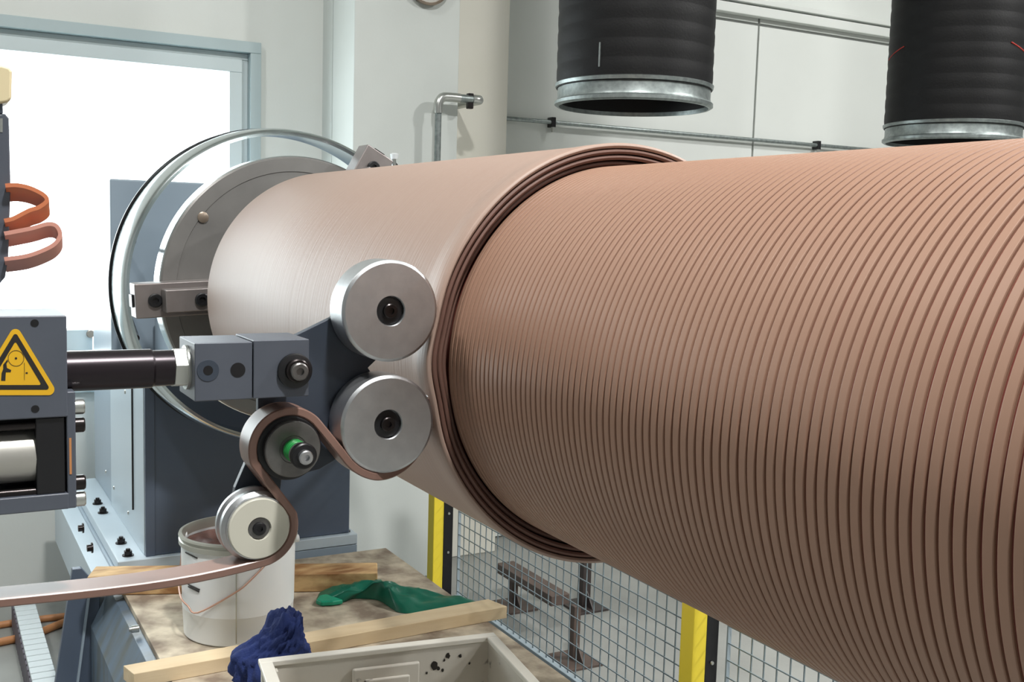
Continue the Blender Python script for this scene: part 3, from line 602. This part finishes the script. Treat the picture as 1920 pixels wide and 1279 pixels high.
# rag hung over crate corner
rc = onZ(512, 1222, 0.52); bm = bmesh.new(); bmesh.ops.create_icosphere(bm, subdivisions=5, radius=1.0)
from mathutils import noise as mn
for v in bm.verts:
    p = v.co.copy(); a = mn.noise(p*1.5+Vector((3, 1, 7)))*.34+mn.noise(p*3.6)*.20-abs(mn.noise(p*6.0+Vector((9, 2, 4))))*.26+mn.noise(p*14)*.05
    s_ = 1.0+a; up_ = max(0, p.z)
    v.co = Vector((p.x*s_*.085, p.y*s_*(.098-.055*up_)+0.066*up_, p.z*s_*(.108 if p.z > 0 else .17)))
me = bpy.data.meshes.new('cleaning_rag'); bm.to_mesh(me); bm.free()
me.polygons.foreach_set('use_smooth', [True]*len(me.polygons)); me.transform(Matrix.Translation(rc+Vector((-0.03, 0, -0.015))))
for v in me.vertices: v.co.z = max(v.co.z, ZB+0.002+0.0004*(v.index % 5))
tag(link('cleaning_rag', me, M['rag']), 'crumpled navy blue rag draped beside the crate corner', 'rag')
# ------------------------------------------------------------------ fence
YF = 0.83
def fence_post(px_, py_, label):
    q = onY(px_, py_, YF-0.045); t = thing('fence_post', (q.x, YF-.045, ZF), label, 'post', 'fence posts behind the roller')
    MB().box((q.x-0.03, YF-0.092, ZF+0.01), (q.x+0.03, YF-0.045, 1.25)).build('post_profile', M['post_yellow'], t, 0, 0.003)
    MB().box((q.x-0.03, YF-0.044, ZF+0.01), (q.x+0.028, YF+0.0, 1.25)).build('black_strip', M['black'], t, 0, 0.002)
    MB().box((q.x-0.06, YF-0.11, ZF), (q.x+0.06, YF+0.0, ZF+0.01)).build('foot_plate', M['post_yellow'], t, 0)
    for z in (.25, .42): MB().lathe([(.03, .006), (.034, .005), (.034, 0)], (q.x, YF-.022, z), 'x', 12).build('rivet', M['zinc'], t)
    return q.x
xp1 = fence_post(826, 1000, 'yellow and black fence post against the white pillar'); xp2 = fence_post(1312, 1200, 'yellow and black fence post half hidden below the ridged roller')
def mesh_panel(x0, x1, label):
    t = thing('mesh_fence_panel', ((x0+x1)/2, YF, 0.05), label, 'mesh fence', 'mesh fence panels')
    mb = MB(); y = YF+0.02; r_ = .0017; zt_ = 1.2; z0 = 0.06
    xx = x0
    while xx <= x1: mb.box((xx-r_, y-r_, z0), (xx+r_, y+r_, zt_)); xx += .05
    zz = z0+.02
    while zz <= zt_: mb.box((x0, y-r_*3, zz-r_), (x1, y-r_, zz+r_)); zz += .05
    mb.build('wire_mesh', M['wiremesh'], t, 0, kind='stuff')
    MB().box((x0, y-.014, z0-.022), (x1, y+.012, z0+.004)).build('bottom_rail', M['rail'], t, 0, 0.002)
    MB().box((x0, y-.014, zt_-.004), (x1, y+.012, zt_+.02)).build('top_rail', M['rail'], t, 0, 0.002)
    for xe in (x0+.004, x1-.004): MB().box((xe-.003, y-.006, ZF), (xe+.003, y+.006, zt_)).build('panel_stile', M['rail'], t, 0)
mesh_panel(xp1+0.045, xp2-0.045, 'grey wire mesh fence panel between the two yellow posts'); mesh_panel(xp2+0.045, xp2+1.7, 'grey wire mesh fence panel nearest the camera, beyond the second yellow post')
# stands beyond the fence
def stand(px_, py_, ptop, m, label, bar=None, wd_=0.05):
    q = onZ(px_, py_, ZF); zt_ = zat(q.x, q.y, ptop); t = thing('steel_stand', (q.x, q.y, ZF), label, 'stand', 'steel stands beyond the fence')
    MB().box((q.x-wd_/2, q.y-wd_/2, ZF+.012), (q.x+wd_/2, q.y+wd_/2, zt_)).build('upright', m, t, 0, 0.003)
    MB().box((q.x-.10, q.y-.09, ZF), (q.x+.10, q.y+.09, ZF+.012)).build('base_plate', m, t, 0, 0.002)
    MB().prism([(q.x+wd_/2, q.y, ZF+.012), (q.x+wd_/2+.06, q.y, ZF+.012), (q.x+wd_/2, q.y, ZF+.09)], (0, .006, 0)).build('gusset', m, t, 0)
    if bar: MB().box((q.x-bar[0], q.y-.05, zt_), (q.x+bar[1], q.y+.05, zt_+.05)).build('top_bar', m, t, 0, 0.003)
stand(1076, 1240, 1135, M['rust'], 'rusty brown steel stand nearest behind the mesh fence', wd_=.035)
stand(1094, 1138, 1030, M['dark_steel'], 'dark steel stand under the roller step behind the fence')
stand(962, 1138, 1082, M['rust'], 'low rusty stand near the batten end behind the fence', (.1, .45), .035)
# ------------------------------------------------------------------ ducts
XDU = -3.6
def duct(pl_, pr2, pyb, label, red):
    a = onX(pl_, 60, XDU); b_ = onX(pr2, 60, XDU); cyy = (a.y+b_.y)/2
    d = Vector((XDU, cyy, 2))-CAM; dp = d.dot(FW); R_ = (pr2-pl_)/2/FPX*dp*.985
    d2 = Vector((d.x, d.y, 0)).normalized(); zlow = zat(XDU+d2.x*R_, cyy+d2.y*R_, pyb)
    t = thing('ventilation_duct', (XDU, cyy, zlow), label, 'duct', 'ventilation ducts above the roller')
    c = (XDU, cyy, zlow); col = 0.09; pf = [(col-.02, R_)]; z = col; k = 0
    while z < 5.80-zlow: pf += [(z, R_-.001), (z+.02, R_+.001), (z+.05, R_+.001), (z+.064, R_-.001)]; z += .07
    pf += [(z, R_-.02), (col-.02, R_-.02), (col-.02, R_)]
    MB().lathe(pf, c, 'z', 96).build('hose', M['duct'], t, 60)
    MB().lathe([(0, R_-.012), (0, R_-.004), (.006, R_+.006), (.018, R_+.006), (.024, R_-.002), (.034, R_-.005), (.072, R_-.005), (.075, R_+.004), (.088, R_+.006), (.092, R_-.003), (.11, R_-.003), (.11, R_-.021), (0, R_-.012)], c, 'z', 96).build('collar', M['galv'], t, 30, label='galvanised metal collar')
    MB().lathe([(.016, R_-.0175), (.10, R_-.026), (.9, R_-.026), (.9, 0)], c, 'z', 72).build('shade_liner', M['duct'], t, 60)  # added black liner with a closed top, keeps the duct mouth dark
    cv = (CAM.x-XDU, CAM.y-cyy); a0 = math.atan2(cv[1], cv[0])
    def strip(a1, a2, z1, z2, r_, m, nm):
        MB().tube([(XDU+(R_+.001)*math.cos(a1+(a2-a1)*k/8), cyy+(R_+.001)*math.sin(a1+(a2-a1)*k/8), zlow+z1+(z2-z1)*k/8) for k in range(9)], r_, 6).build(nm, m, t)
    if red:
        strip(a0-1.35, a0-.85, .40, .44, .0025, M['red'], 'red_mark'); strip(a0+.78, a0+1.3, .44, .39, .003, M['red'], 'red_mark')
    else: strip(a0-.44, a0-.44, .12, .21, .004, M['galv'], 'strap_end')
    return t
duct(1040, 1333, 219, 'black fabric ventilation duct ending in a galvanised collar, nearest the white pillar', False)
duct(1670, 1917, 280, 'black fabric ventilation duct with red marks, above the ridged roller', True)
# ------------------------------------------------------------------ pipes and wall fittings
XC = XW+0.04
def hpipe(name, p0, r_, y1, label, clamps=()):
    q = onX(*p0, XC); t = thing(name, (XC, q.y, q.z), label, 'pipe')
    MB().tube([(XC, br+0.005, q.z), (XC, y1, q.z)], r_, 14).build('tube', M['galv'], t, 60)
    for c in clamps:
        k = onX(*c, XC); MB().box((XW+.001, k.y-.014, q.z-.03), (XC+r_+.006, k.y+.014, q.z+.03)).build('clamp', M['black'], t, 0, 0.003)
        MB().lathe([(-.06, 0), (-.06, .012), (-.03, .014), (-.03, 0)], (XC+.01, k.y, q.z), 'z', 12).build('clamp_screw', M['zinc'], t)
hpipe('conduit_pipe', (1193, 243), .013, 12.5, 'thin galvanised conduit clamped along the panelled wall', ((1036, 230), (1533, 277)))
for nm, p_, hgt, lab in (('cable_trunking', (1337, 7), .05, 'pale lower cable trunking high on the panelled wall'), ('cable_trunking', (1407, 2), .028, 'thin upper cable trunking high on the panelled wall')):
    q = onX(*p_, XW); tag(MB().box((XW+.002, br+.005, q.z-hgt), (XW+.06, 12.5, q.z+hgt*.3)).build(nm, M['panel'], None, 0, 0.006), lab, 'trunking')
XG = XP+0.09
g = [onX(820, 420, XG), onX(822, 205, XG), onX(823, 190, XG), onX(838, 184, XG), onX(893, 187, XG)]
vp = thing('water_pipe', (XG, g[0].y, 0.6), 'galvanised water pipe with an elbow on the white pillar', 'pipe')
g[0] = Vector((XG, g[1].y, 0.6))
MB().tube([g[0], g[1]], .017, 14).build('riser', M['galv'], vp, 60)
ce = [Vector((XG, g[1].y, g[1].z-.02)), Vector((XG, g[1].y, g[1].z+.03)), Vector((XG, g[1].y+.02, g[4].z-.006)), Vector((XG, g[1].y+.055, g[4].z)), Vector((XG, g[1].y+.12, g[4].z))]
MB().tube(spiral_catmull(ce, 6), .024, 16).build('elbow', M['zinc'], vp, 60)
ye_ = g[4].y
MB().tube([(XG, g[1].y+.05, g[4].z), (XG, ye_, g[4].z)], .021, 16).build('branch', M['galv'], vp, 60)
MB().tube(spiral_catmull([(XG, ye_-.02, g[4].z), (XG, ye_+.012, g[4].z), (XG-.04, ye_+.02, g[4].z), (XB, ye_+.02, g[4].z)], 5), .025, 16).build('wall_elbow', M['zinc'], vp, 60)
MB().box((XG-.02, ye_-.05, g[4].z-.05), (XG+.012, ye_-.02, g[4].z+.03)).build('clamp', M['blackm'], vp, 0, 0.004)
MB().box((XP-0.001, g[1].y-.02, g[1].z-.5), (XG, g[1].y+.02, g[1].z-.47)).build('clamp', M['blackm'], vp, 0)
q = onX(800, -33, XP)
lp = thing('wall_lamp', (XP, q.y, q.z), 'round brown-rimmed wall lamp high on the white pillar', 'lamp')
RL = 46/FPX*5.2
MB().lathe([(0, 0), (0, RL-.006), (.022, RL), (.034, RL), (.038, RL-.010), (.03, RL-.012), (.03, 0)], (XP, q.y, q.z), 'x', 48).build('rim', M['bronze'], lp)
MB().lathe([(.029, RL-.013), (.042, RL-.03), (.055, RL*.5), (.06, 0)], (XP, q.y, q.z), 'x', 48).build('diffuser', M['lampglass'], lp, 60)
# pale trunking below window
q = onX(174, 657, XW+.1); q2 = onX(174, 618, XW+.1)
wt = thing('wall_trunking', (XW, q.y, q.z), 'pale grey box trunking below the window beside the actuator housing', 'trunking')
MB().box((XW+0.02, -3.0, q.z), (XW+.1, q.y, q2.z)).build('box', M['winframe2'], wt, 0, 0.004)
k = onX(170, 626, XW+.1); MB().lathe([(0, 0), (0, .02), (.012, .018), (.012, 0)], k, 'x', 16).build('end_screw', M['bronze'], wt)
# small valve behind the roller
q = onX(738, 296, -5.05)
vv = thing('pipe_valve', (XP, q.y, q.z), 'small white valve fitting poking up behind the roller by the pillar', 'valve')
MB().tube([(XP-.001, q.y+.02, q.z-.12), (-5.05, q.y+.01, q.z-.1), (-5.05, q.y, q.z)], .012, 10).build('stem', M['zinc'], vv, 60)
MB().lathe([(-.012, 0), (-.012, .018), (.012, .022), (.018, .012), (.018, 0)], (-5.05, q.y+.004, q.z+.006), 'z', 16).build('knob', M['pail'], vv)
MB().tube([(-5.05, q.y+.004, q.z-.02), (-5.05, q.y+.035, q.z-.055)], .006, 8).build('lever', M['blackm'], vv)
# ------------------------------------------------------------------ energy chain and hoses on the floor
ch0 = onZ(62, 1135, ZF+.14); ch1 = onZ(112, 1279, ZF+.14)
yA = onZ(30, 1150, ZF+.14).y; yB = onZ(72, 1150, ZF+.14).y
xa = onZ(45, 1120, ZF+.14).x; xb = -2.6
ech = thing('cable_chain', (xa, yA, ZF), 'light grey segmented cable drag chain lying along the floor', 'cable chain')
nx = int((xb-xa)/.062)
lk = MB().box((0, 0, .11), (.054, yB-yA, .14)).box((.004, .010, .02), (.05, yB-yA-.010, .11)).mesh('link', 0)
sd = MB().box((.006, -.006, .0), (.048, .0, .128)).mesh('link_side', 0)
for i in range(nx):
    o = link('link', lk, M['chain'], ech, .003); o.location = (xa+i*.062, yA, ZF)
    o2 = link('link_side', sd, M['chain_side'], o, .002)
for pts_, r_, lab in ((((-60, 1182), (0, 1172), (60, 1163), (118, 1156), (150, 1152)), .016, 'upper orange-brown hose crossing the floor under the cable chain'), (((-60, 1216), (0, 1204), (62, 1190), (118, 1168), (150, 1158)), .018, 'lower orange-brown hose curving across the floor by the cable chain')):
    tag(MB().tube(spiral_catmull([onZ(a, b_, ZF+r_) for a, b_ in pts_], 6), r_, 12).build('floor_hose', M['hose'], None, 60), lab, 'hose', 'hoses on the floor')
